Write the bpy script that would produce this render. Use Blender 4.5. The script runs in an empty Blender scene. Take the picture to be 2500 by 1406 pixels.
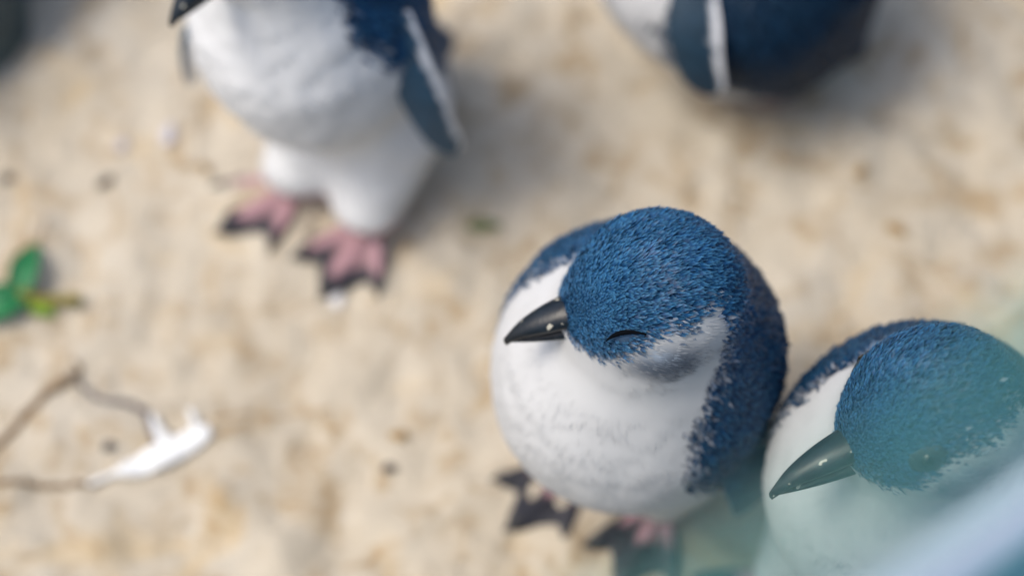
import bpy, math, numpy as np
from mathutils import Vector, Matrix

scene = bpy.context.scene
COL = scene.collection
R = math.radians
rng = np.random.default_rng(11)

# ------------------------------------------------------------------ camera
PITCH = R(62)
cam_d = bpy.data.cameras.new('camera')
cam = bpy.data.objects.new('camera', cam_d); COL.objects.link(cam)
cam.location = (0, -1.17 / math.tan(PITCH), 1.17)
cam.rotation_euler = (math.pi / 2 - PITCH, 0, 0)
cam_d.lens = 77; cam_d.sensor_width = 36
cam_d.clip_start = 0.02; cam_d.clip_end = 500
cam_d.dof.use_dof = True
cam_d.dof.focus_distance = 1.005
cam_d.dof.aperture_fstop = 2.1
scene.camera = cam

# ------------------------------------------------------------------ sky and sun
SUN_EL, SUN_AZ = R(60), R(-98)          # azimuth measured from +Y towards +X
world = bpy.data.worlds.new('World'); scene.world = world
world.use_nodes = True
wn, wl = world.node_tree.nodes, world.node_tree.links
bg = wn['Background']; bg.inputs[1].default_value = 0.15
sky = wn.new('ShaderNodeTexSky'); sky.sky_type = 'NISHITA'; sky.sun_disc = False
sky.sun_elevation = SUN_EL; sky.sun_rotation = SUN_AZ
sky.air_density = 1.0; sky.dust_density = 4.0; sky.ozone_density = 1.0
wl.new(sky.outputs[0], bg.inputs[0])
sun_d = bpy.data.lights.new('sun', 'SUN'); sun_d.energy = 1.5; sun_d.angle = R(22)
sun_d.color = (1.0, 0.92, 0.80)
sun = bpy.data.objects.new('sun', sun_d); COL.objects.link(sun)
sv = Vector((math.sin(SUN_AZ) * math.cos(SUN_EL), math.cos(SUN_AZ) * math.cos(SUN_EL), math.sin(SUN_EL)))
sun.rotation_euler = sv.to_track_quat('Z', 'Y').to_euler(); sun.location = sv * 5

vs = scene.view_settings
vs.view_transform = 'Standard'; vs.look = 'None'; vs.gamma = 1; vs.exposure = 0.38
vs.use_curve_mapping = False
scene.render.engine = 'CYCLES'
scene.cycles.use_denoising = True
scene.cycles.max_bounces = 8
scene.cycles.transparent_max_bounces = 16


# ------------------------------------------------------------------ helpers
def mesh_obj(name, verts, faces, mat, parent=None, smooth=True, attrs=None):
    """faces: (n,3)/(n,4) array or list of arrays"""
    me = bpy.data.meshes.new(name)
    fl = faces if isinstance(faces, list) else [faces]
    fl = [np.asarray(f, dtype=np.int32) for f in fl if len(f)]
    verts = np.asarray(verts, dtype=np.float32)
    me.vertices.add(len(verts)); me.vertices.foreach_set('co', verts.ravel())
    loops = np.concatenate([f.ravel() for f in fl])
    sizes = np.concatenate([np.full(len(f), f.shape[1], dtype=np.int32) for f in fl])
    starts = np.concatenate([[0], np.cumsum(sizes)[:-1]]).astype(np.int32)
    me.loops.add(len(loops)); me.loops.foreach_set('vertex_index', loops)
    me.polygons.add(len(sizes)); me.polygons.foreach_set('loop_start', starts)
    me.polygons.foreach_set('loop_total', sizes)
    if smooth:
        me.polygons.foreach_set('use_smooth', np.ones(len(sizes), dtype=bool))
    if attrs:
        for k, v in attrs.items():
            v = np.asarray(v, dtype=np.float32)
            if v.ndim == 1:
                a = me.attributes.new(k, 'FLOAT', 'POINT'); a.data.foreach_set('value', v)
            else:
                if v.shape[1] == 3:
                    v = np.concatenate([v, np.ones((len(v), 1), np.float32)], 1)
                a = me.attributes.new(k, 'FLOAT_COLOR', 'POINT'); a.data.foreach_set('color', v.ravel())
    me.update(calc_edges=True); me.validate()
    if mat: me.materials.append(mat)
    o = bpy.data.objects.new(name, me); COL.objects.link(o)
    if parent: o.parent = parent
    return o


def tag(o, label=None, cat=None, group=None, kind=None):
    if label: o['label'] = label
    if cat: o['category'] = cat
    if group: o['group'] = group
    if kind: o['kind'] = kind
    return o


def empty(name, loc=(0, 0, 0), rz=0):
    o = bpy.data.objects.new(name, None); COL.objects.link(o)
    o.location = loc; o.rotation_euler = (0, 0, rz); o.empty_display_size = 0.05
    return o


class NT:
    def __init__(s, name):
        s.m = bpy.data.materials.new(name); s.m.use_nodes = True
        s.n = s.m.node_tree.nodes; s.l = s.m.node_tree.links
        s.b = s.n['Principled BSDF']; s.out = s.n['Material Output']
    def new(s, t, **k):
        n = s.n.new(t)
        for a, b in k.items(): setattr(n, a, b)
        return n
    def link(s, a, b): s.l.new(a, b)
    def noise(s, scale, detail=4, rough=.55, coord='Object', dist=0, stretch=None):
        tc = s.new('ShaderNodeTexCoord'); n = s.new('ShaderNodeTexNoise')
        n.inputs['Scale'].default_value = scale; n.inputs['Detail'].default_value = detail
        n.inputs['Roughness'].default_value = rough; n.inputs['Distortion'].default_value = dist
        if stretch:
            mp = s.new('ShaderNodeMapping'); mp.inputs['Scale'].default_value = stretch
            s.link(tc.outputs[coord], mp.inputs[0]); s.link(mp.outputs[0], n.inputs['Vector'])
        else:
            s.link(tc.outputs[coord], n.inputs['Vector'])
        return n.outputs['Fac']
    def ramp(s, fac, stops):
        r = s.new('ShaderNodeValToRGB'); e = r.color_ramp.elements
        while len(e) < len(stops): e.new(.5)
        for i, (p, c) in enumerate(stops):
            e[i].position = p; e[i].color = (*c, 1) if len(c) == 3 else c
        s.link(fac, r.inputs[0]); return r.outputs[0]
    def mix(s, fac, a, b, mode='MIX'):
        m = s.new('ShaderNodeMix', data_type='RGBA', blend_type=mode)
        for v, i in ((fac, 0), (a, 6), (b, 7)):
            if hasattr(v, 'is_output'): s.link(v, m.inputs[i])
            elif isinstance(v, (int, float)): m.inputs[i].default_value = v
            else: m.inputs[i].default_value = (*v, 1)
        return m.outputs[2]
    def attr(s, name, what='Color'):
        a = s.new('ShaderNodeAttribute'); a.attribute_name = name; return a.outputs[what]
    def bump(s, h, strength=.3, dist=.001):
        b = s.new('ShaderNodeBump'); b.inputs['Strength'].default_value = strength
        b.inputs['Distance'].default_value = dist
        s.link(h, b.inputs['Height']); s.link(b.outputs[0], s.b.inputs['Normal'])
    def set(s, **k):
        for a, v in k.items():
            i = s.b.inputs[a.replace('_', ' ')]
            if hasattr(v, 'is_output'): s.link(v, i)
            elif isinstance(v, tuple): i.default_value = (*v, 1)
            else: i.default_value = v
        return s


def hash3(i, j, k, seed):
    h = (i * 374761393 + j * 668265263 + k * 2147483647 + seed * 974711).astype(np.int64)
    h = (h ^ (h >> 13)) * 1274126177
    h = h ^ (h >> 16)
    return (h & 0xffff) / 65535.0


def vnoise(p, scale, seed=0):
    q = np.asarray(p) * scale
    i = np.floor(q).astype(np.int64); f = q - i; f = f * f * (3 - 2 * f)
    o = 0
    for a in (0, 1):
        for b in (0, 1):
            for c in (0, 1):
                w = (f[:, 0] if a else 1 - f[:, 0]) * (f[:, 1] if b else 1 - f[:, 1]) * (f[:, 2] if c else 1 - f[:, 2])
                o = o + w * hash3(i[:, 0] + a, i[:, 1] + b, i[:, 2] + c, seed)
    return o


def fbm(p, scale, octv=4, seed=0):
    o = 0; a = .5
    for k in range(octv):
        o = o + a * vnoise(p, scale * 2 ** k, seed + k); a *= .5
    return o


# ------------------------------------------------------------------ materials
def mat_sand():
    t = NT('sand')
    big = t.noise(9, 5, .6, dist=.6); mid = t.noise(38, 5, .62, dist=.8); fine = t.noise(900, 3, .6); grain = t.noise(2600, 2, .5)
    c = t.ramp(big, [(.30, (.47, .42, .335)), (.5, (.53, .48, .39)), (.72, (.58, .535, .45))])
    c2 = t.ramp(mid, [(.33, (.72, .60, .45)), (.50, (1, 1, 1)), (1, (1.0, 1.0, 1.0))])
    c = t.mix(.95, c, c2, 'MULTIPLY')
    c3 = t.ramp(fine, [(.3, (.62, .58, .54)), (.5, (1, 1, 1)), (.75, (1.0, 1.0, 1.0))])
    c = t.mix(.6, c, c3, 'MULTIPLY')
    amb = t.ramp(t.noise(14, 3, .5, dist=1.2, stretch=(1, 1, 1)), [(.57, (1, 1, 1)), (.75, (1.0, .87, .66))])
    c = t.mix(.9, c, amb, 'MULTIPLY')
    t.set(Base_Color=c, Roughness=.92)
    t.b.inputs['Specular IOR Level'].default_value = .15
    a = t.new('ShaderNodeMath', operation='ADD'); t.link(fine, a.inputs[0]); t.link(grain, a.inputs[1])
    t.bump(a.outputs[0], .35, .0012)
    return t.m


def mat_skin_body():
    t = NT('down')
    t.set(Base_Color=t.attr('fcol'), Roughness=.8)
    t.b.inputs['Specular IOR Level'].default_value = .1
    return t.m


def mat_feather():
    t = NT('feather')
    t.set(Base_Color=t.attr('fcol'), Roughness=.46)
    t.b.inputs['Specular IOR Level'].default_value = .22
    t.b.inputs['Sheen Weight'].default_value = .05
    t.b.inputs['Sheen Tint'].default_value = (.6, .78, 1, 1)
    return t.m


def mat_vcol(name, rough=.5, spec=.4, bump=None):
    t = NT(name)
    t.set(Base_Color=t.attr('fcol'), Roughness=rough)
    t.b.inputs['Specular IOR Level'].default_value = spec
    if bump: t.bump(t.noise(bump[0], 3), bump[1], bump[2])
    return t.m


def mat_bill():
    t = NT('bill_horn')
    n = t.noise(75, 3, .6, stretch=(.5, 1, 1)); s = t.noise(170, 2, .5)
    c = t.ramp(n, [(.3, (.003, .006, .010)), (.6, (.008, .014, .022)), (.8, (.022, .032, .044))])
    chip = t.ramp(s, [(.675, (0, 0, 0)), (.70, (1, 1, 1))])
    c = t.mix(chip, c, (.5, .48, .40))
    t.set(Base_Color=c, Roughness=.36)
    t.b.inputs['Specular IOR Level'].default_value = .38
    t.bump(t.noise(160, 4, .6, stretch=(.25, 1, 1)), .35, .001)
    return t.m


M = dict(sand=mat_sand(), body=mat_skin_body(), feather=mat_feather(),
         flipper=mat_vcol('flipper_skin', .55, .3, (900, .5, .0006)),
         foot=mat_vcol('foot_skin', .5, .4, (700, .4, .0006)), bill=mat_bill())

# ------------------------------------------------------------------ sand sheet
def ground_height(x, y):
    p = np.stack([x, y, np.zeros_like(x)], 1)
    near = np.exp(-(x ** 2 + y ** 2) / 1.2 ** 2)
    h = (fbm(p, 7, 3, 3) - .44) * .018 + (fbm(p, 30, 4, 9) - .46) * .019
    pits = np.clip(.36 - vnoise(p + 5, 42, 21), 0, 1)
    h = h - pits * .012
    h = h * near + (fbm(p, .25, 3, 17) - .44) * .3 * np.clip((np.hypot(x, y) - 2) / 6, 0, 1)
    return h


def build_ground():
    core = np.linspace(-.5, .5, 251)
    g = np.cumsum(.004 * 1.09 ** np.arange(1, 96))
    ax = np.concatenate([-(.5 + g)[::-1], core, .5 + g])
    X, Y = np.meshgrid(ax, ax, indexing='ij')
    z = ground_height(X.ravel(), Y.ravel())
    n = len(ax)
    i = np.arange(n * n).reshape(n, n)
    f = np.stack([i[:-1, :-1].ravel(), i[1:, :-1].ravel(), i[1:, 1:].ravel(), i[:-1, 1:].ravel()], 1)
    o = mesh_obj('sand_ground', np.stack([X.ravel(), Y.ravel(), z], 1), f, M['sand'])
    return tag(o, 'pale trampled sand covering the ground of the enclosure', 'sand', kind='structure')


build_ground()


def gz(x, y):
    return float(ground_height(np.array([float(x)]), np.array([float(y)]))[0])


# ------------------------------------------------------------------ penguins
def rotm(yaw=0, pitch=0, roll=0):
    return np.array(Matrix.Rotation(yaw, 3, 'Z') @ Matrix.Rotation(pitch, 3, 'Y') @ Matrix.Rotation(roll, 3, 'X'))


def ell(p, c, r, Rm=None):
    q = p - np.asarray(c)
    if Rm is not None: q = q @ Rm
    r = np.asarray(r)
    k0 = np.linalg.norm(q / r, axis=1); k1 = np.linalg.norm(q / (r * r), axis=1) + 1e-9
    return k0 * (k0 - 1) / k1


def cone(p, a, b, ra, rb):
    a = np.asarray(a, float); b = np.asarray(b, float)
    h = np.clip(((p - a) @ (b - a)) / ((b - a) @ (b - a)), 0, 1)
    return np.linalg.norm(p - a - h[:, None] * (b - a), axis=1) - (ra + (rb - ra) * h)


def smin(a, b, k):
    h = np.clip(.5 + .5 * (b - a) / k, 0, 1)
    return b + (a - b) * h - k * h * (1 - h)


class Penguin:
    """local frame: +x forward, +y the bird's left, +z up, origin on the ground between the ankles"""
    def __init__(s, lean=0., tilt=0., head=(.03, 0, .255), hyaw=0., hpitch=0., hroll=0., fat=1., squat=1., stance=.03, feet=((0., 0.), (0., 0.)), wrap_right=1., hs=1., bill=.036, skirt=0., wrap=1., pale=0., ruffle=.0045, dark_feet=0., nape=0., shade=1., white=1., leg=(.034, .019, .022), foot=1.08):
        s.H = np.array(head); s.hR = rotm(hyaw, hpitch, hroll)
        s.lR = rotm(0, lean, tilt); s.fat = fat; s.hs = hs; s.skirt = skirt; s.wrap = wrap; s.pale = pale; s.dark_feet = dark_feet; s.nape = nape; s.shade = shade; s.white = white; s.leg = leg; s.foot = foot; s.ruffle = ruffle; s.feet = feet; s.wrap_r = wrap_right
        s.ankles = [(.010 + f_[0], sg * stance + (f_[2] if len(f_) > 2 else 0)) for f_, sg in zip(feet, (1, -1))]; s.bill = bill; s.squat = squat; s.stance = stance

    def L(s, x, y, z):          # leaning body point
        return s.lR @ np.array([x, y, z * s.squat])

    def sdf(s, p):
        w = s.fat; lR = s.lR; hs = s.hs
        d = ell(p, s.L(-.013, 0, .094), (.052 * w, .057 * w, .068 * s.squat), lR)
        d = smin(d, ell(p, s.L(.013, 0, .148), (.060 * w, .064 * w, .058 * s.squat), lR), .05)
        d = smin(d, ell(p, s.L(-.014, 0, .168), (.045 * w, .055 * w, .050), lR), .05)
        # neck
        d = smin(d, cone(p, s.L(-.002, 0, .178), s.H + s.hR @ np.array([-.012, 0, -.008]) * hs, .042, .029 * hs), .035)
        d = smin(d, cone(p, s.L(-.016, s.nape, .184), s.H + s.hR @ np.array([-.012, 0, -.004]) * hs, .047, .0305 * hs), .040)
        # head: cranium, face, cheeks
        h = ell(p, s.H + s.hR @ np.array([-.003, 0, 0]) * hs, np.array((.0315, .0300, .0285)) * hs, s.hR)
        h = smin(h, ell(p, s.H + s.hR @ np.array([.0160, 0, -.0050]) * hs, np.array((.0195, .0150, .0145)) * hs, s.hR), .014)
        for sg in (-1, 1):
            h = smin(h, ell(p, s.H + s.hR @ np.array([-.001, sg * .015, -.012]) * hs, np.array((.018, .0150, .0155)) * hs, s.hR), .012)
        d = smin(d, h, .026)
        # tail and thighs and legs
        d = smin(d, cone(p, s.L(-.034, 0, .050), s.L(-.066, 0, .026), .030, .012), .03)
        for ax_, ay_ in s.ankles:
            k_ = np.array([ax_, ay_, .026])
            d = smin(d, cone(p, s.L(.002, ay_ * .9, .062), k_, s.leg[0], s.leg[1]), s.leg[2])
            d = smin(d, cone(p, k_, np.array([ax_ + .003, ay_, .010]), .010, .0075), .008)
        return d

    def grad(s, p, e=.0006):
        g = np.stack([s.sdf(p + np.eye(3)[k] * e) - s.sdf(p - np.eye(3)[k] * e) for k in range(3)], 1)
        return g / (np.linalg.norm(g, axis=1, keepdims=True) + 1e-9)

    def surface(s, h=.003):
        lo = np.array([-.15, -.11, .0]); hi = np.array([.15, .11, .335])
        n = np.ceil((hi - lo) / h).astype(int) + 1
        ax = [lo[k] + h * np.arange(n[k]) for k in range(3)]
        G = np.stack(np.meshgrid(*ax, indexing='ij'), -1).reshape(-1, 3)
        v = s.sdf(G).reshape(n)
        ins = v < 0
        off = [(a, b, c) for a in (0, 1) for b in (0, 1) for c in (0, 1)]
        sl = lambda o: tuple(slice(o[k], n[k] - 1 + o[k]) for k in range(3))
        cnt = sum(ins[sl(o)].astype(int) for o in off)
        act = (cnt > 0) & (cnt < 8)
        idx = np.full(act.shape, -1); idx[act] = np.arange(act.sum())
        cell = np.argwhere(act)
        acc = np.zeros((len(cell), 3)); num = np.zeros(len(cell))
        for a in off:
            for k in range(3):
                if a[k]: continue
                b = list(a); b[k] = 1
                va = v[tuple((cell + a).T)]; vb = v[tuple((cell + b).T)]
                m = (va < 0) != (vb < 0)
                t = np.where(m, va / np.where(m, va - vb, 1), 0)
                pos = np.repeat(np.array(a, float)[None], len(cell), 0); pos[:, k] += t
                acc += pos * m[:, None]; num += m
        V = lo + (cell + acc / num[:, None]) * h
        quads = []
        for k in range(3):
            a, b = [(1, 2), (2, 0), (0, 1)][k]
            s0 = [slice(None)] * 3; s1 = [slice(None)] * 3
            s0[k] = slice(0, n[k] - 1); s1[k] = slice(1, n[k])
            ch = ins[tuple(s0)] != ins[tuple(s1)]
            E_ = np.argwhere(ch)
            E_ = E_[(E_[:, a] > 0) & (E_[:, b] > 0) & (E_[:, a] < n[a] - 1) & (E_[:, b] < n[b] - 1)]
            def gi(da, db):
                q = E_.copy(); q[:, a] -= da; q[:, b] -= db
                return idx[tuple(q.T)]
            q = np.stack([gi(1, 1), gi(0, 1), gi(0, 0), gi(1, 0)], 1)
            flip = ~ins[tuple(s0)][tuple(E_.T)]
            q[flip] = q[flip][:, ::-1]
            quads.append(q)
        Q = np.concatenate(quads); Q = Q[(Q >= 0).all(1)]
        for _ in range(2):
            V = V - s.grad(V) * s.sdf(V)[:, None]
        return V, Q

    # ---- plumage pattern: > 0 blue, < 0 white (metres from the border, roughly); also a grey cheek amount
    def pattern(s, p):
        q = (p - s.H) @ s.hR / s.hs
        zc = np.interp(q[:, 0], [-.036, -.029, -.022, -.012, .002, .014, .023, .036], [-.006, -.007, -.006, -.0015, .0022, -.0060, -.0110, -.0125])
        out = np.maximum(ell(q, (0, 0, 0), (.0355, .0335, .0315)), 0)
        sh = (q[:, 2] - zc) - np.maximum(out - .004, 0) * 2.5
        b = p @ s.lR                                   # un-lean
        th = np.abs(np.arctan2(b[:, 1], -(b[:, 0] + .004)))     # 0 at the back
        lim = np.interp(b[:, 2] / s.squat - s.skirt, [.0, .05, .09, .13, .165, .20, .235, .27], [R(60), R(66), R(80), R(108), R(120), R(110), R(88), R(76)])
        sb = (lim * s.wrap * np.where(b[:, 1] < 0, s.wrap_r, 1.) - th) * .06
        sb = np.where(b[:, 2] < .045 * s.squat, sb - (.045 * s.squat - b[:, 2]) * .3, sb)
        bl = np.maximum(sh, sb)
        cheek = np.exp(-((q[:, 0] + .007) ** 2 / .0185 ** 2 + (q[:, 2] + .0100) ** 2 / .0115 ** 2)) * np.clip((np.abs(q[:, 1]) - .006) / .010, 0, 1) * np.clip((.020 - out) / .012, 0, 1)
        return bl, cheek, q, out

    def flow(s, p, n):
        q = (p - s.H) @ s.hR / s.hs
        out = np.maximum(ell(q, (0, 0, 0), (.0355, .0335, .0315)), 0)
        d_h = (q - np.array([.042, 0, -.004])) @ s.hR.T
        d_h /= np.linalg.norm(d_h, axis=1, keepdims=True) + 1e-9
        d_b = np.repeat((s.lR @ np.array([-.35, 0, -1.]))[None], len(p), 0)
        d_b = d_b / np.linalg.norm(d_b[0])
        w = np.clip(1 - out / .03, 0, 1)[:, None]
        d = d_h * w + d_b * (1 - w)
        d = d - n * np.sum(d * n, 1, keepdims=True)
        return d / (np.linalg.norm(d, axis=1, keepdims=True) + 1e-9)


NAVY = np.array([.004, .018, .050]); BLUE = np.array([.005, .066, .190]); TIP = np.array([.085, .30, .52])
WHITE = np.array([.535, .55, .565]); GREY = np.array([.075, .10, .14])


def plumage_colour(pg, p, jitter=None):
    bl, ck, q, out = pg.pattern(p)
    n = (fbm(p, 160, 3, 5) - .45) * .013
    j = 0 if jitter is None else jitter
    t = np.clip((bl + n + j * (.006 + .003 * np.clip(1 - out / .03, 0, 1))) / .006 + .5, 0, 1)
    hue = fbm(p, 55, 3, 8)[:, None]
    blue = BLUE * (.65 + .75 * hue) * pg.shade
    headw = np.clip(1 - out / .035, 0, 1)[:, None]
    blue = blue * (.50 + .50 * headw)
    c = WHITE * pg.white * (1 - t[:, None]) + blue * t[:, None]
    g = np.clip(ck * 1.9 + (j * .8 if jitter is not None else 0) * ck, 0, .92)
    gg = GREY * (.55 + .9 * hue)
    cc = c * (1 - g[:, None]) + gg * g[:, None]
    pale = (np.exp(-((q[:, 0] + .001) ** 2 / .0062 ** 2 + (q[:, 2] + .0005) ** 2 / .0040 ** 2)) * (np.abs(q[:, 1]) > .012) * pg.pale)[:, None]
    cc = cc * (1 - pale) + np.array([.34, .41, .50]) * pale
    t = t * (1 - .8 * pale[:, 0]) * (1 - .6 * np.clip(g, 0, 1))
    return cc, t


def feathers(pg, V, Q, n, scale=1., seed=0, focus=None):
    r = np.random.default_rng(seed)
    T = np.concatenate([Q[:, [0, 1, 2]], Q[:, [0, 2, 3]]])
    A, B, C = V[T[:, 0]], V[T[:, 1]], V[T[:, 2]]
    ar = np.linalg.norm(np.cross(B - A, C - A), axis=1)
    cen = (A + B + C) / 3
    _, _, _, out = pg.pattern(cen)
    bl_c = pg.pattern(cen)[0]; fc = np.clip((pg.pattern(cen)[2][:, 0] - .012) / .012, 0, 1)
    w = ar * np.where(bl_c > 0, .62 + .55 * np.clip(1 - out / .02, 0, 1) * (1 + 3.2 * fc), 1.25) * (cen[:, 2] > .032)
    cum = np.cumsum(w); cum /= cum[-1]
    k = np.searchsorted(cum, (np.arange(n) + r.random(n)) / n)
    k = np.clip(k, 0, len(T) - 1)
    u, v = r.random(n), r.random(n); fl = u + v > 1; u[fl] = 1 - u[fl]; v[fl] = 1 - v[fl]
    p = A[k] + (B[k] - A[k]) * u[:, None] + (C[k] - A[k]) * v[:, None]
    fn = np.cross(B - A, C - A)
    vn = np.zeros_like(V)
    for c_ in range(3): np.add.at(vn, T[:, c_], fn)
    vn /= np.linalg.norm(vn, axis=1, keepdims=True) + 1e-12
    nn = vn[T[k, 0]] * (1 - u - v)[:, None] + vn[T[k, 1]] * u[:, None] + vn[T[k, 2]] * v[:, None]
    nn = nn * np.sign(np.sum(nn * pg.grad(p), 1, keepdims=True)); nn /= np.linalg.norm(nn, axis=1, keepdims=True) + 1e-12
    tt = pg.flow(p, nn)
    j = r.normal(0, 1, n) * .5
    col, t = plumage_colour(pg, p, j)
    _, _, q, out = pg.pattern(p)
    hw = np.clip(1 - out / .03, 0, 1)
    # no plumes where the bill starts
    keep = ~((q[:, 0] > .026) & (np.hypot(q[:, 1], q[:, 2] + .0065 / pg.hs) < .0075 / pg.hs))
    p, nn, tt, col, t, q, hw = [a[keep] for a in (p, nn, tt, col, t, q, hw)]; n = len(p)
    bw = np.where(t > .5, 1., .35)[:, None]
    ang = r.normal(0, .20, n)[:, None] * bw + (vnoise(p, 220, seed)[:, None] - .5) * .8 * bw
    ss = np.cross(nn, tt)
    tt = tt * np.cos(ang) + ss * np.sin(ang); ss = np.cross(nn, tt)
    blue = t > .5
    Ln = np.where(blue, .0070 - .0027 * hw, .0085 - .003 * hw) * r.uniform(.75, 1.25, n) * scale
    face = np.clip((q[:, 0] - .012) / .016, 0, 1) * hw
    Ln *= 1 - .32 * face
    Wd = np.where(blue, .00105 - .00050 * hw, .00034) * r.uniform(.7, 1.3, n) * (1 if scale <= 1 else scale * .9)
    lift = np.where(blue, .30, .13) + r.normal(0, 1, n) * np.where(blue, .08, .028)
    roll = r.normal(0, .35, n)[:, None] * np.where(blue, 1, .3)[:, None]
    sd = ss * np.cos(roll) + nn * np.sin(roll)
    L1, W1 = Ln[:, None], Wd[:, None]
    li = lift[:, None]
    def at(u_): return p - nn * .0006 + tt * L1 * u_ + nn * L1 * (np.sin(li) * u_ * 1.25 - .16 * u_ * u_)
    a, b, c = at(0.), at(.55), at(1.)
    verts = np.stack([a - sd * W1 * .6, a + sd * W1 * .6, b - sd * W1, b + sd * W1, c], 1).reshape(-1, 3)
    i = np.arange(n) * 5
    quads = np.stack([i, i + 1, i + 3, i + 2], 1); tris = np.stack([i + 2, i + 3, i + 4], 1)
    var = r.uniform(.7, 1.3, n)[:, None]
    tb = t[:, None]
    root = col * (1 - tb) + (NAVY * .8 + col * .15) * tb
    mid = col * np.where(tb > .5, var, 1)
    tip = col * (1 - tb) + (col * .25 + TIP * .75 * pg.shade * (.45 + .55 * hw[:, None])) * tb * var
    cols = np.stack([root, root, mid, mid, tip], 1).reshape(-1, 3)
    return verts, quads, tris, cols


def make_bill(pg, parent):
    length = pg.bill
    def loft(zfun, wfun, n=22, m=18, name='bill', x0=-.012):
        V = []; Fq = []
        for i in range(n + 1):
            u = i / n
            zt, zb = zfun(u); w = wfun(u)
            for k in range(m):
                a = 2 * math.pi * k / m
                cy, cz = math.cos(a), math.sin(a)
                pz = abs(cz) ** .85 * math.copysign(1, cz)
                V.append((x0 + (length - x0) * u, w * cy * (1 - .25 * max(0, cz)), (zt + zb) / 2 + (zt - zb) / 2 * pz))
        for i in range(n):
            for k in range(m):
                Fq.append((i * m + k, i * m + (k + 1) % m, (i + 1) * m + (k + 1) % m, (i + 1) * m + k))
        V.append((length + .0006, 0, sum(zfun(1)) / 2)); e = len(V) - 1
        Ft = [(n * m + k, n * m + (k + 1) % m, e) for k in range(m)]
        # beak frame -> bird frame
        W = np.array(V) @ rotm(0, R(7), 0).T + np.array([.0340 * pg.hs, 0, -.0058])
        W = W @ pg.hR.T + pg.H
        return W, [np.array(Fq), np.array(Ft)]
    up = lambda u: (.0114 * (1 - u ** 2.9) + .0006 - .0050 * max(0, u - .75) ** 1.2, -.0008 - .0042 * max(0, (u - .80) / .2) ** 1.5)
    uw = lambda u: .0096 * (1 - u ** 2.1) + .0012
    lo = lambda u: (-.0007 - .0012 * u, -.0104 + .0080 * u ** 1.7)
    lw = lambda u: .0084 * (1 - u ** 1.7) + .0005
    b = empty('bill'); b.parent = parent
    v, f = loft(up, uw); mesh_obj('upper_mandible', v, f, M['bill'], b)
    v, f = loft(lambda u: lo(u), lw); v2 = v.copy()
    mesh_obj('lower_mandible', v2, f, M['bill'], b)
    return b


def make_eye(pg, parent, side, is_open):
    # position on the head surface
    q = np.array([.0070, side * .028, .0068]) * pg.hs
    p = pg.H + pg.hR @ q
    for _ in range(6):
        p = p - pg.grad(p[None])[0] * pg.sdf(p[None])[0]
    n = pg.grad(p[None])[0]
    fwd = pg.hR @ np.array([1., 0, -.15]); fwd -= n * (fwd @ n); fwd /= np.linalg.norm(fwd)
    up = np.cross(n, fwd);  up = up if up @ (pg.hR @ np.array([0, 0, 1.])) > 0 else -up
    def disc(r1, r2, dome, m=20, rings=6, lift=0., sag=0.):
        V = [p + n * (dome + lift)]; T = []; Qd = []
        for i in range(1, rings + 1):
            t = i / rings
            for k in range(m):
                a = 2 * math.pi * k / m
                x, y = r1 * t * math.cos(a), r2 * t * math.sin(a) - sag * (math.cos(a) * t) ** 2
                V.append(p + fwd * x + up * y + n * (dome * math.sqrt(max(0, 1 - t * t)) - .001 * t + lift))
        for k in range(m): T.append((0, 1 + k, 1 + (k + 1) % m))
        for i in range(rings - 1):
            for k in range(m):
                a, b = 1 + i * m, 1 + (i + 1) * m
                Qd.append((a + k, b + k, b + (k + 1) % m, a + (k + 1) % m))
        return np.array(V), [np.array(T), np.array(Qd)]
    if is_open:
        v, f = disc(.0048, .0044, .0026)
        e = mesh_obj('eye', v, f, M['iris'], parent)
        v, f = disc(.0030, .0030, .0006, lift=.0023); mesh_obj('pupil', v, f, M['pupil'], e)
        v, f = disc(.0100, .0070, .0020); mesh_obj('eyelid', v, f, M['lid'], e)
    else:
        v, f = disc(.0088, .0050, .0016)
        e = mesh_obj('closed_eyelid', v, f, M['lid_pale'], parent)
        # the dark slit: a thin curved crease
        V = []; Fq = []
        for i in range(17):
            t = i / 16 * 2 - 1
            c = p + fwd * (.0106 * t) + up * (.0036 - .0032 * t * t) + n * (.0018 * math.sqrt(max(0, 1 - .75 * t * t)) + .0012)
            wd = .0010 * (1 - t * t) + .0003
            V += [c - up * wd, c + n * .0010, c + up * wd, c - n * .001]
        for i in range(16):
            for k in range(4):
                Fq.append((i * 4 + k, i * 4 + (k + 1) % 4, i * 4 + 4 + (k + 1) % 4, i * 4 + 4 + k))
        mesh_obj('eye_slit', np.array(V), np.array(Fq), M['slit'], e)
    return e


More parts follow.
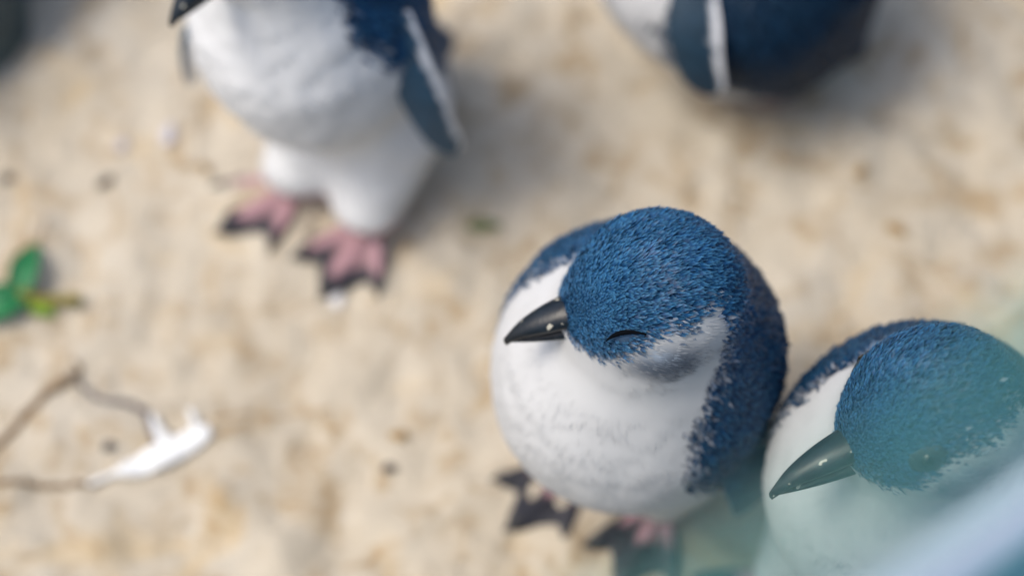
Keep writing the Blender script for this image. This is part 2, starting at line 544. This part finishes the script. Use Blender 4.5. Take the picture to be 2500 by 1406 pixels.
def make_foot(parent, x, y, yaw, tilt=0., dark=0., size=1.):
    toes = [R(-33), R(-3), R(29)]; Rt = [.050, .056, .046]
    na, nr = 61, 22
    A = np.linspace(R(-42), R(38), na)
    def rad(a):
        web = .73 + .0 * a
        best = 0
        for t, r in zip(toes, Rt):
            d = abs(a - t) / R(15.5)
            best = max(best, r * (web + (1 - web) * math.exp(-(d * 1.5) ** 2) ))
        e = min(1, (a - R(-42)) / R(7), (R(38) - a) / R(7))
        return best * (.60 + .40 * max(0, e) ** .5)
    V = []; Cc = []
    PINK = np.array([.40, .24, .27]); DARK = np.array([.018, .020, .030])
    rj = np.random.default_rng(int(abs(x * 1e4) + abs(y * 1e4)))
    for i, a in enumerate(A):
        ra = rad(a)
        for k in range(nr):
            t = k / (nr - 1); r = ra * t
            ridge = max(math.exp(-((a - tt) * max(r, .006) / .0042) ** 2) for tt in toes)
            z = .0022 + .0045 * ridge * (1 - .55 * t) + .012 * math.exp(-(r / .013) ** 2)
            if k == nr - 1: z = .0006
            lx, ly = r * math.cos(a), r * math.sin(a)
            V.append((lx, ly, z))
            edge = t * 1.0 - .10 * ridge + (vnoise(np.array([[lx, ly, x]]), 160, 4)[0] - .5) * .22
            k2 = np.clip((edge - .66 + dark) / .14, 0, 1)
            tip = np.clip((r - .042) / .004, 0, 1)
            m = max(k2, tip)
            pc = PINK * (.62 + .48 * ridge)
            Cc.append(pc * (1 - m) + DARK * m)
    top = len(V)
    V += [(v[0], v[1], -.002) for v in V]; Cc += list(Cc)
    I = np.arange(na * nr).reshape(na, nr)
    q = np.stack([I[:-1, :-1].ravel(), I[:-1, 1:].ravel(), I[1:, 1:].ravel(), I[1:, :-1].ravel()], 1)
    qb = (q + top)[:, ::-1]
    rim = list(I[0, :]) + list(I[1:, -1]) + list(I[-1, -2::-1])
    rq = np.array([(rim[i], rim[i] + top, rim[i + 1] + top, rim[i + 1]) for i in range(len(rim) - 1)])
    V = np.array(V) * np.array([size, size, 1]); rz = rotm(yaw, tilt, 0)
    V = V @ rz.T + np.array([x - .006, y, .001])
    o = mesh_obj('foot', V, np.concatenate([q, qb, rq]), M['foot'], parent, attrs={'fcol': np.array(Cc)})
    for t, r in zip(toes, Rt):
        cv = []; m = 10
        for i in range(6):
            u = i / 5
            for k in range(m):
                b = 2 * math.pi * k / m; w = .0030 * (1 - u) ** .7 + .0002
                cv.append((r - .006 + .010 * u, w * math.cos(b), .0045 + w * math.sin(b) - .0042 * u * u))
        cv = np.array(cv) * np.array([size, 1, 1]) @ rotm(t).T @ rz.T + np.array([x - .006, y, .001])
        cf = [(i * m + k, i * m + (k + 1) % m, i * m + m + (k + 1) % m, i * m + m + k) for i in range(5) for k in range(m)]
        mesh_obj('claw', cv, np.array(cf), M['claw'], o)
    return o


def make_flipper(parent, root, tip, outn, width=.034, bow=.010, thick=.0065, side=1, lead=1, shade=1.):
    """root, tip in the bird's frame; outn = outward face normal; the white rim runs along the trailing edge"""
    root, tip, outn = [np.asarray(a, float) for a in (root, tip, outn)]
    ax = tip - root; Ln = np.linalg.norm(ax); ax /= Ln
    outn = outn - ax * (outn @ ax); outn /= np.linalg.norm(outn)
    ch = np.cross(outn, ax) * lead       # towards the leading edge
    n, m = 34, 28; V = []; Cc = []
    for i in range(n + 1):
        u = i / n
        w = width * (.62 + .38 * math.sin(min(1, u / .45) * math.pi / 2)) * (1 - .34 * u ** 2)
        w *= math.sqrt(max(0.0, 1 - max(0, (u - .82) / .18) ** 2.2)) * .98 + .02
        th = thick * (1.25 - .75 * u)
        cen = root + ax * Ln * u + outn * bow * math.sin(u * math.pi) - ch * (.010 * u * u)
        for k in range(m):
            a = 2 * math.pi * k / m
            c_, s_ = math.cos(a), math.sin(a)
            pos = cen + ch * (w * .5 * c_) + outn * (th * .5 * s_ * (1 + .5 * c_))
            V.append(pos)
            nz = (vnoise(pos[None], 260, 3)[0] - .5)
            trail = np.clip((-.66 - c_ + nz * .45) / .14, 0, 1)
            under = np.clip((-s_ - .15) / .3, 0, 1)
            wt = max(trail, under * .9)
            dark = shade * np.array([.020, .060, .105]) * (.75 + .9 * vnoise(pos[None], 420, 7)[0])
            Cc.append(dark * (1 - wt) + np.array([.72, .74, .77]) * wt)
    F = [(i * m + k, i * m + (k + 1) % m, (i + 1) * m + (k + 1) % m, (i + 1) * m + k) for i in range(n) for k in range(m)]
    V.append(root); V.append(V[n * m]); e = len(V) - 2; Cc += [Cc[0], Cc[0]]
    tip_c = np.mean(np.array(V[n * m:n * m + m]), 0); V[-1] = tip_c
    T = [(k, e, (k + 1) % m) for k in range(m)] + [(n * m + k, n * m + (k + 1) % m, e + 1) for k in range(m)]
    return mesh_obj('flipper', np.array(V), [np.array(F), np.array(T)], M['flipper'], parent, attrs={'fcol': np.array(Cc)})


def plain(name, col, rough=.5, spec=.5):
    t = NT(name); n = t.noise(400, 3)
    t.set(Base_Color=t.mix(n, tuple(c * .75 for c in col), tuple(min(1, c * 1.2) for c in col)), Roughness=rough)
    t.b.inputs['Specular IOR Level'].default_value = spec
    return t.m


M['iris'] = plain('iris', (.05, .06, .065), .12)
M['pupil'] = plain('pupil', (.004, .005, .007), .2)
M['lid'] = plain('eyelid', (.012, .022, .035), .6)
M['lid_pale'] = plain('closed_lid', (.045, .085, .15), .85, .05)
M['slit'] = plain('lid_crease', (.003, .004, .006), .9, .03)
M['claw'] = plain('claw', (.014, .016, .022), .35)


def build_penguin(pg, loc, yaw, label, nf, seed, eye=('open', 'open'), flippers=(), show_feet=True, fscale=1., face=True, res=.003):
    root = empty('penguin', (loc[0], loc[1], gz(*loc) if len(loc) < 3 else loc[2]), yaw)
    tag(root, label, 'penguin', 'little blue penguins on the sand')
    V, Q = pg.surface(res)
    V = V + pg.grad(V) * ((fbm(V, 42, 3, seed + 40) - .44) * pg.ruffle * np.clip((V[:, 2] - .04) / .03, 0, 1))[:, None]
    c, t = plumage_colour(pg, V)
    c = c * np.where(t > .5, .45, 1.)[:, None]
    leg = np.clip((.030 - V[:, 2]) / .006, 0, 1)[:, None]
    c = c * (1 - leg) + np.array([.42, .25, .24]) * leg
    body = mesh_obj('body', V, Q, M['body'], root, attrs={'fcol': c})
    fv, fq, ft, fc = feathers(pg, V, Q, nf, fscale, seed)
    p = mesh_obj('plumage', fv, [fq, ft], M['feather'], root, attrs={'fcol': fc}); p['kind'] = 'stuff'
    if face:
        make_bill(pg, root)
        for sgn, e in zip((1, -1), eye):
            if e: make_eye(pg, root, sgn, e == 'open')
    for (dx, a, *dy), sgn in zip(pg.feet if show_feet else (), (1, -1)):
        make_foot(root, .010 + dx, sgn * pg.stance + (dy[0] if dy else 0), a + sgn * R(10), dark=pg.dark_feet, size=pg.foot)
    for f in flippers: make_flipper(root, **f)
    return root


# centre bird, asleep, face turned to its right
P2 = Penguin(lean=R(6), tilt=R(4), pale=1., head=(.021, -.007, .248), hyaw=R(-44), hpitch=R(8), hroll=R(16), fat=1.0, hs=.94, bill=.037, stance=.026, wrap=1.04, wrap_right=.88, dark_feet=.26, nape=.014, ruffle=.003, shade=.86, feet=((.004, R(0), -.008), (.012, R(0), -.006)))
build_penguin(P2, (.079, -.122), R(-126), 'blue penguin dozing with its eye closed and black bill turned over its white chest', 110000, 1,
    eye=('closed', None),
    flippers=(dict(root=(.010, .048, .158), tip=(.016, .066, .068), outn=(.30, 1, .25), lead=-1, bow=.015, width=.044),
              dict(root=(-.012, -.056, .180), tip=(-.040, -.078, .080), outn=(-.15, -1, .3), lead=1)))

# right-hand bird beside the glass
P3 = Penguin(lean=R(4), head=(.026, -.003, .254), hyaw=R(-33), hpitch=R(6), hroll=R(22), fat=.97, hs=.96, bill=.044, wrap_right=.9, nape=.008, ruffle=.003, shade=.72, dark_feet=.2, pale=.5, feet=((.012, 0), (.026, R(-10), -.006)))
build_penguin(P3, (.204, -.183), R(-126), 'blue penguin with open dark eye standing beside the glass balustrade', 100000, 2,
    flippers=(dict(root=(-.012, .054, .180), tip=(-.045, .068, .075), outn=(-.15, 1, .3), lead=-1),
              dict(root=(-.012, -.054, .180), tip=(-.045, -.068, .075), outn=(-.15, -1, .3), lead=1)))

# upper-left bird leaning forward
P1 = Penguin(lean=R(11), tilt=R(6), head=(.050, -.022, .262), hyaw=R(-7), hpitch=R(12), fat=.89, stance=.033, hs=.94, bill=.038, skirt=.035, wrap=.86, ruffle=.006, leg=(.035, .021, .026), white=1.2, foot=1.14, feet=((.038, R(0)), (.044, R(-4), .014)))
build_penguin(P1, (-.084, .104), R(-127), 'white fronted penguin leaning forward on pink webbed feet with a flipper hanging', 45000, 3,
    flippers=(dict(root=(.018, .040, .195), tip=(.020, .066, .075), outn=(.75, .65, .3), lead=-1, width=.027),
              dict(root=(.050, -.058, .185), tip=(.078, -.074, .085), outn=(.5, -1, .3), lead=1, width=.030)))

# upper-right bird seen from its side, shade painted into plumage and flipper colour
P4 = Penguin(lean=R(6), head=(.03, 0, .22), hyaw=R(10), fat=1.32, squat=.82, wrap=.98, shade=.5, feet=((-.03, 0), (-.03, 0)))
build_penguin(P4, (.150, .181, -.016), R(170), 'blue penguin in profile, darkened for shade, with white flipper edge, its feet hidden under its belly', 45000, 4,
    show_feet=False,
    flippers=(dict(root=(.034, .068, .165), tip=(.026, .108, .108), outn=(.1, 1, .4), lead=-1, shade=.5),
              dict(root=(.022, -.064, .150), tip=(-.010, -.080, .055), outn=(0, -1, .3), lead=1)))

# ------------------------------------------------------------------ glass balustrade and an added walkway outside it for the pane to reflect
BD = np.array([.813, .583]); BN = np.array([-.583, .813]); BC = -.384     # direction, inward normal, offset


def bal_pt(sv_, nv, z):
    return np.array([*(BD * sv_ + BN * (BC + nv)), z])


def bevel_box(name, s0, s1, n0, n1, z0, z1, mat, parent, bev=.003):
    """box in the balustrade's own axes with chamfered long edges"""
    prof = [(n0 + bev, z0), (n1 - bev, z0), (n1, z0 + bev), (n1, z1 - bev), (n1 - bev, z1), (n0 + bev, z1), (n0, z1 - bev), (n0, z0 + bev)]
    V = [bal_pt(sx, a, b) for sx in (s0, s1) for a, b in prof]
    F = [(k, k + 8, (k + 1) % 8 + 8, (k + 1) % 8) for k in range(8)]
    me = bpy.data.meshes.new(name)
    me.from_pydata([tuple(v) for v in V], [], F + [tuple(range(8)), tuple(range(15, 7, -1))]); me.update()
    me.materials.append(mat)
    o = bpy.data.objects.new(name, me); COL.objects.link(o); o.parent = parent
    return o


def mat_glass():
    t = NT('tinted_glass')
    tr = t.new('ShaderNodeBsdfTransparent'); tr.inputs[0].default_value = (.90, .965, .955, 1)
    gl = t.new('ShaderNodeBsdfGlossy'); gl.inputs['Roughness'].default_value = .02
    fr = t.new('ShaderNodeFresnel'); ge = t.new('ShaderNodeNewGeometry')
    ior = t.new('ShaderNodeMix', data_type='FLOAT')            # same reflectance entering and leaving the thin pane
    t.link(ge.outputs['Backfacing'], ior.inputs[0]); ior.inputs[2].default_value = 1.36; ior.inputs[3].default_value = 1 / 1.36
    t.link(ior.outputs[0], fr.inputs[0])
    mx = t.new('ShaderNodeMixShader')
    t.link(fr.outputs[0], mx.inputs[0]); t.link(tr.outputs[0], mx.inputs[1]); t.link(gl.outputs[0], mx.inputs[2])
    t.link(mx.outputs[0], t.out.inputs[0]); t.n.remove(t.b)
    return t.m


M['glass'] = mat_glass()
M['rail'] = plain('pale_rail_paint', (.60, .63, .74), .5, .3)
M['panel'] = plain('steel_blue_paint', (.16, .26, .35), .6, .3)
t = NT('added_teal_floor')  # made-up teal for the unseen walkway, gives the pane its teal reflection
t.set(Base_Color=t.ramp(t.noise(2.2, 4, .6), [(.36, (.18, .34, .30)), (.55, (.24, .68, .65))]), Roughness=.7); M['teal'] = t.m

bal = empty('glass_balustrade', tuple(bal_pt(.2, 0, 0)))
tag(bal, 'glass balustrade with pale rail and steel blue lower panel at the walkway edge', 'balustrade')
def keep_world(o, par):
    o.parent = par; o.matrix_parent_inverse = Matrix.Translation(par.location).inverted()
for o in (bevel_box('glass_pane', -1.6, 1.9, -.004, .004, .52, .722, M['glass'], None, .001),
          bevel_box('rail', -1.6, 1.9, -.009, .009, .508, .530, M['rail'], None, .005),
          bevel_box('lower_panel', -1.6, 1.9, -.006, .006, -.06, .511, M['panel'], None, .002)):
    keep_world(o, bal)

V = [bal_pt(a, b, c) for c in (-.06, .035) for a, b in ((-12, -.0105), (12, -.0105), (12, -3.2), (-12, -3.2))]
F = [(0, 1, 2, 3), (7, 6, 5, 4), (0, 4, 5, 1), (1, 5, 6, 2), (2, 6, 7, 3), (3, 7, 4, 0)]
tag(mesh_obj('walkway', np.array(V), np.array(F), M['teal'], smooth=False), 'added unseen teal walkway that the balustrade glass reflects', 'walkway', kind='structure')


# ------------------------------------------------------------------ litter on the sand
def tube(path, radii, m=9):
    P = np.array(path, float); n = len(P); V = []; F = []
    for i in range(n):
        d = P[min(i + 1, n - 1)] - P[max(i - 1, 0)]; d /= np.linalg.norm(d) + 1e-9
        a = np.cross(d, (0, 0, 1.)); a /= np.linalg.norm(a) + 1e-9; b = np.cross(a, d)
        for k in range(m):
            w = 2 * math.pi * k / m
            V.append(P[i] + (a * math.cos(w) + b * math.sin(w)) * radii[i] * (1 + .18 * math.sin(k * 2.3 + i * 1.7)))
    for i in range(n - 1):
        for k in range(m):
            F.append((i * m + k, i * m + (k + 1) % m, i * m + m + (k + 1) % m, i * m + m + k))
    V.append(P[0]); V.append(P[-1]); e = len(V) - 2
    T = [(e, (k + 1) % m, k) for k in range(m)] + [(e + 1, (n - 1) * m + k, (n - 1) * m + (k + 1) % m) for k in range(m)]
    return np.array(V), [np.array(F), np.array(T)]


def on_sand(pts, lift=0.):
    pts = np.array(pts, float)
    return np.stack([pts[:, 0], pts[:, 1], ground_height(pts[:, 0], pts[:, 1]) + lift], 1)


def resample(pts, n, wob=0., seed=0):
    P = np.array(pts, float); seg = np.concatenate([[0], np.cumsum(np.linalg.norm(np.diff(P, axis=0), axis=1))])
    u = np.linspace(0, seg[-1], n); Q = np.stack([np.interp(u, seg, P[:, k]) for k in range(P.shape[1])], 1)
    for _ in range(2): Q[1:-1] = (Q[:-2] + Q[1:-1] * 2 + Q[2:]) / 4
    r = np.random.default_rng(seed); Q[1:-1, :2] += r.normal(0, wob, (n - 2, 2))
    return Q


M['twig'] = plain('twig_bark', (.20, .14, .085), .8, .2)
M['grey_twig'] = plain('grey_twig_bark', (.12, .11, .12), .8, .2)
M['straw'] = plain('dry_straw', (.42, .31, .19), .8, .2)


def twig(pts, r0, r1, mat, label, n=26, seed=0, side=None, lift=.0008):
    Q = on_sand(resample(pts, n, .0006, seed), lift)
    rr = np.linspace(r0, r1, n) * np.random.default_rng(seed).uniform(.8, 1.2, n)
    root = mesh_obj('twig', *tube(Q, rr), mat)
    tag(root, label, 'twig', 'twigs and straws on the sand')
    if side:
        S = on_sand(resample(side, 8), lift); mesh_obj('side_shoot', *tube(S, np.linspace(r0 * .9, r0 * .5, 8)), mat, root)
    return root


twig([(-.345, -.150), (-.311, -.115), (-.299, -.102), (-.286, -.084), (-.274, -.069), (-.266, -.065), (-.259, -.057)], .0022, .0028, M['twig'],
     'long brown twig ending in a dark knotted tip on the sand', seed=1, side=[(-.260, -.060), (-.257, -.052), (-.262, -.046)])
twig([(-.257, -.062), (-.244, -.074), (-.229, -.074), (-.218, -.078), (-.209, -.097), (-.207, -.103)], .0014, .0024, M['grey_twig'],
     'bent grey twig with a crook touching the white feather', seed=2)
twig([(-.330, -.131), (-.303, -.13), (-.281, -.129), (-.263, -.130), (-.237, -.127)], .0014, .0019, M['twig'],
     'thin brown twig running up to the quill of the white feather', seed=3)
twig([(-.176, -.087), (-.156, -.084), (-.128, -.082), (-.106, -.080)], .0011, .0007, M['straw'],
     'faint dry straw lying beyond the broad end of the white feather', seed=4, lift=.0004)

# white moulted feather
def build_feather():
    ax = on_sand(resample([(-.238, -.126), (-.218, -.119), (-.193, -.106), (-.176, -.096)], 24), .004)
    root = empty('feather', tuple(ax[0])); tag(root, 'white moulted feather lying by the bent grey twig', 'feather')
    M['vane'] = plain('white_vane', (.82, .85, .87), .7, .2)
    d = ax[-1] - ax[0]; d /= np.linalg.norm(d); sd = np.cross((0, 0, 1.), d)
    def put(name, v, f): o = mesh_obj(name, v, f, M['vane']); keep_world(o, root); return o
    V = []; F = []; m = 12
    for i, c in enumerate(ax):
        u = i / 23
        w = .0068 * max(0, math.sin(min(1, max(0, (u - .16) / .84) ** .8) * math.pi * .80 + .1)) ** .8 + .0012 if u > .14 else .0013
        if u > .93: w *= .85
        for k in range(m):
            a = 2 * math.pi * k / m
            V.append(c + sd * w * math.cos(a) * (1 + .05 * math.sin(i * 2.1)) + np.array([0, 0, (.0012 + .0020 * (w / .0085)) * math.sin(a)]))
    for i in range(23):
        for k in range(m): F.append((i * m + k, i * m + (k + 1) % m, i * m + m + (k + 1) % m, i * m + m + k))
    V.append(ax[0]); V.append(ax[-1]); e = len(V) - 2
    T = [(e, (k + 1) % m, k) for k in range(m)] + [(e + 1, 23 * m + k, 23 * m + (k + 1) % m) for k in range(m)]
    put('vane', np.array(V), [np.array(F), np.array(T)])
    q = on_sand(resample([(-.244, -.129), (-.238, -.126), (-.222, -.1205)], 8), .0035); v, f = tube(q, np.linspace(.0012, .0017, 8)); put('quill', v, f)
    q = on_sand(resample([(-.200, -.104), (-.206, -.096), (-.211, -.085)], 12), .004); v, f = tube(q, np.linspace(.0042, .0012, 12)); put('downy_tuft', v, f)
    q = on_sand(resample([(-.184, -.096), (-.186, -.088), (-.189, -.082)], 8), .0035); v, f = tube(q, np.linspace(.0026, .0014, 8)); put('downy_tuft', v, f)
build_feather()


# green sprig at the side
def build_sprig():
    root = empty('leaf_sprig', (-.294, -.004, gz(-.294, -.004))); tag(root, 'green leaf sprig with cut yellowish stalk on the sand', 'leaf')
    M['leaf'] = plain('leaf_green', (.020, .17, .060), .45, .4); M['leaf_lime'] = plain('leaf_lime', (.16, .30, .02), .5, .3)
    M['stalk'] = plain('green_stalk', (.20, .17, .03), .6, .3)
    def leaf(a, b, w, mat, arch, fold=.35, twist=0.):
        a = np.array([*a, gz(*a) + .003]); b = np.array([*b, gz(*b) + .003]); n, m = 18, 9
        d = b - a; s_ = np.cross((0, 0, 1.), d); s_ /= np.linalg.norm(s_)
        V = []
        for i in range(n + 1):
            u = i / n; ww = w * math.sin(math.pi * u ** .85) ** .8 + .0002
            c = a + d * u + np.array([0, 0, arch * math.sin(math.pi * u)])
            for k in range(m):
                t_ = k / (m - 1) * 2 - 1
                V.append(c + s_ * ww * t_ + np.array([0, 0, fold * ww * abs(t_) + twist * ww * t_ + .0004 * math.sin(9 * u * math.pi) * abs(t_)]))
        top = len(V); V += [v - np.array([0, 0, .0006]) for v in V]
        I = np.arange(top).reshape(n + 1, m)
        q = np.stack([I[:-1, :-1].ravel(), I[1:, :-1].ravel(), I[1:, 1:].ravel(), I[:-1, 1:].ravel()], 1)
        rim = list(I[0]) + list(I[1:, -1]) + list(I[-1, -2::-1]) + list(I[-2:0:-1, 0])
        rq = [(rim[i], rim[i] + top, rim[(i + 1) % len(rim)] + top, rim[(i + 1) % len(rim)]) for i in range(len(rim))]
        o = mesh_obj('leaf_blade', np.array(V), np.concatenate([q, (q + top)[:, ::-1], np.array(rq)]), mat); keep_world(o, root)
        return o
    leaf((-.298, -.012), (-.2905, .031), .0085, M['leaf'], .008, .5)
    leaf((-.293, -.004), (-.325, -.022), .012, M['leaf'], .006, .4)
    leaf((-.293, -.009), (-.276, -.0165), .0050, M['leaf_lime'], .003, .3)
    q = on_sand(resample([(-.297, -.004), (-.288, -.0065), (-.275, -.0085), (-.260, -.0080)], 14), .007)
    v, f = tube(q, np.linspace(.0030, .0036, 14)); keep_world(mesh_obj('stalk', v, f, M['stalk']), root)
    q = on_sand(resample([(-.2915, .028), (-.289, .040), (-.286, .050)], 8), .002)
    v, f = tube(q, np.linspace(.0012, .0007, 8)); keep_world(mesh_obj('leaf_tip', v, f, M['straw']), root)
build_sprig()


# small bits: each a lumpy little stone, shell chip or seed
def pebble(x, y, r, mat, name, label, cat, flat=.6, seed=0, long=1., ang=0., sink=.25, group='small bits scattered on the sand'):
    n, m = 9, 14; rr = np.random.default_rng(seed); ph = rr.uniform(0, 6, 3); V = []; F = []
    for i in range(n + 1):
        th = math.pi * i / n
        for k in range(m):
            a = 2 * math.pi * k / m
            w = 1 + .13 * math.sin(2 * a + ph[0]) + .10 * math.sin(3 * a + ph[1]) * math.sin(th) + .08 * math.cos(2 * th + ph[2])
            lx, ly = r * long * w * math.sin(th) * math.cos(a), r * w * math.sin(th) * math.sin(a)
            V.append((lx * math.cos(ang) - ly * math.sin(ang), lx * math.sin(ang) + ly * math.cos(ang), r * flat * w * math.cos(th)))
    for i in range(n):
        for k in range(m): F.append((i * m + k, i * m + m + k, i * m + m + (k + 1) % m, i * m + (k + 1) % m))
    o = mesh_obj(name, np.array(V), np.array(F), mat)
    o.location = (x, y, gz(x, y) + r * flat * (1 - sink)); tag(o, label, cat, group)
    return o


M['seed'] = plain('dark_seed', (.07, .06, .055), .7, .2); M['shell'] = plain('white_shell', (.78, .78, .80), .5, .3)
M['tan'] = plain('tan_chip', (.34, .23, .11), .8, .2); M['moss'] = plain('moss_bit', (.13, .16, .07), .8, .2)
M['lilac'] = plain('lilac_shell', (.55, .54, .60), .6, .3)
pebble(-.253, .076, .0036, M['seed'], 'seed_husk', 'dark pointed seed husk beyond the green sprig', 'seed', seed=1, long=1.7, ang=.9)
pebble(-.315, .080, .0040, M['seed'], 'seed_husk', 'dark round seed husk beyond the tip of the green sprig', 'seed', seed=2)
pebble(-.216, .109, .0046, M['lilac'], 'shell_chip', 'lilac grey shell chip beside the leaning penguin', 'shell', seed=3, long=1.6, ang=1.3)
pebble(-.245, .103, .0044, M['lilac'], 'shell_chip', 'pale shell chip above the dark pointed seed husk', 'shell', seed=4)
pebble(-.106, -.005, .0048, M['shell'], 'shell_chip', 'white shell chip at the toes of the leaning penguin', 'shell', seed=5)
pebble(-.018, .045, .0042, M['moss'], 'moss_tuft', 'small greenish moss bit on the sand between the penguins', 'moss', seed=6, long=2.4, ang=.1)
pebble(-.191, .083, .0034, M['tan'], 'bark_chip', 'small brown bark chip above the pink webbed foot', 'bark', seed=7)
pebble(-.066, -.099, .0036, M['tan'], 'bark_chip', 'amber bark chip on bare sand beside the dozing penguin', 'bark', seed=8, long=1.4)
pebble(-.234, -.106, .0028, M['seed'], 'seed_husk', 'tiny dark seed husk just above the feather quill', 'seed', seed=9, long=1.4)
pebble(-.071, -.119, .0030, M['seed'], 'seed_husk', 'small dark seed husk below the amber bark chip', 'seed', seed=10, long=1.6, ang=-.3)
pebble(.235, .038, .0040, M['tan'], 'bark_chip', 'brown bark chip on sand below the dark penguin', 'bark', seed=11, long=1.5, ang=-.7)
pebble(.216, .078, .0040, M['tan'], 'bark_chip', 'amber bark chip close under the dark penguin', 'bark', seed=12, long=1.3, ang=.8)


# dark wet rock in the corner
def build_rock():
    n, m = 26, 40; V = []; F = []
    for i in range(n + 1):
        th = math.pi * i / n
        for k in range(m):
            a = 2 * math.pi * k / m
            V.append((math.sin(th) * math.cos(a), math.sin(th) * math.sin(a), math.cos(th)))
    V = np.array(V); w = .72 + .5 * fbm(V + 3, 1.7, 4, 31) + .15 * (fbm(V, 6, 3, 5) - .4)
    V = V * w[:, None] * np.array([.15, .16, .19])
    for i in range(n):
        for k in range(m): F.append((i * m + k, i * m + m + k, i * m + m + (k + 1) % m, i * m + (k + 1) % m))
    t = NT('dark_rock')
    t.set(Base_Color=t.ramp(t.noise(30, 5), [(.3, (.010, .030, .042)), (.7, (.035, .075, .09))]), Roughness=.5)
    t.bump(t.noise(140, 5), .6, .004)
    o = mesh_obj('rock', V, np.array(F), t.m); o.location = (-.440, .258, .03)
    tag(o, 'dark teal wet rock at the edge of the sand', 'rock')
build_rock()
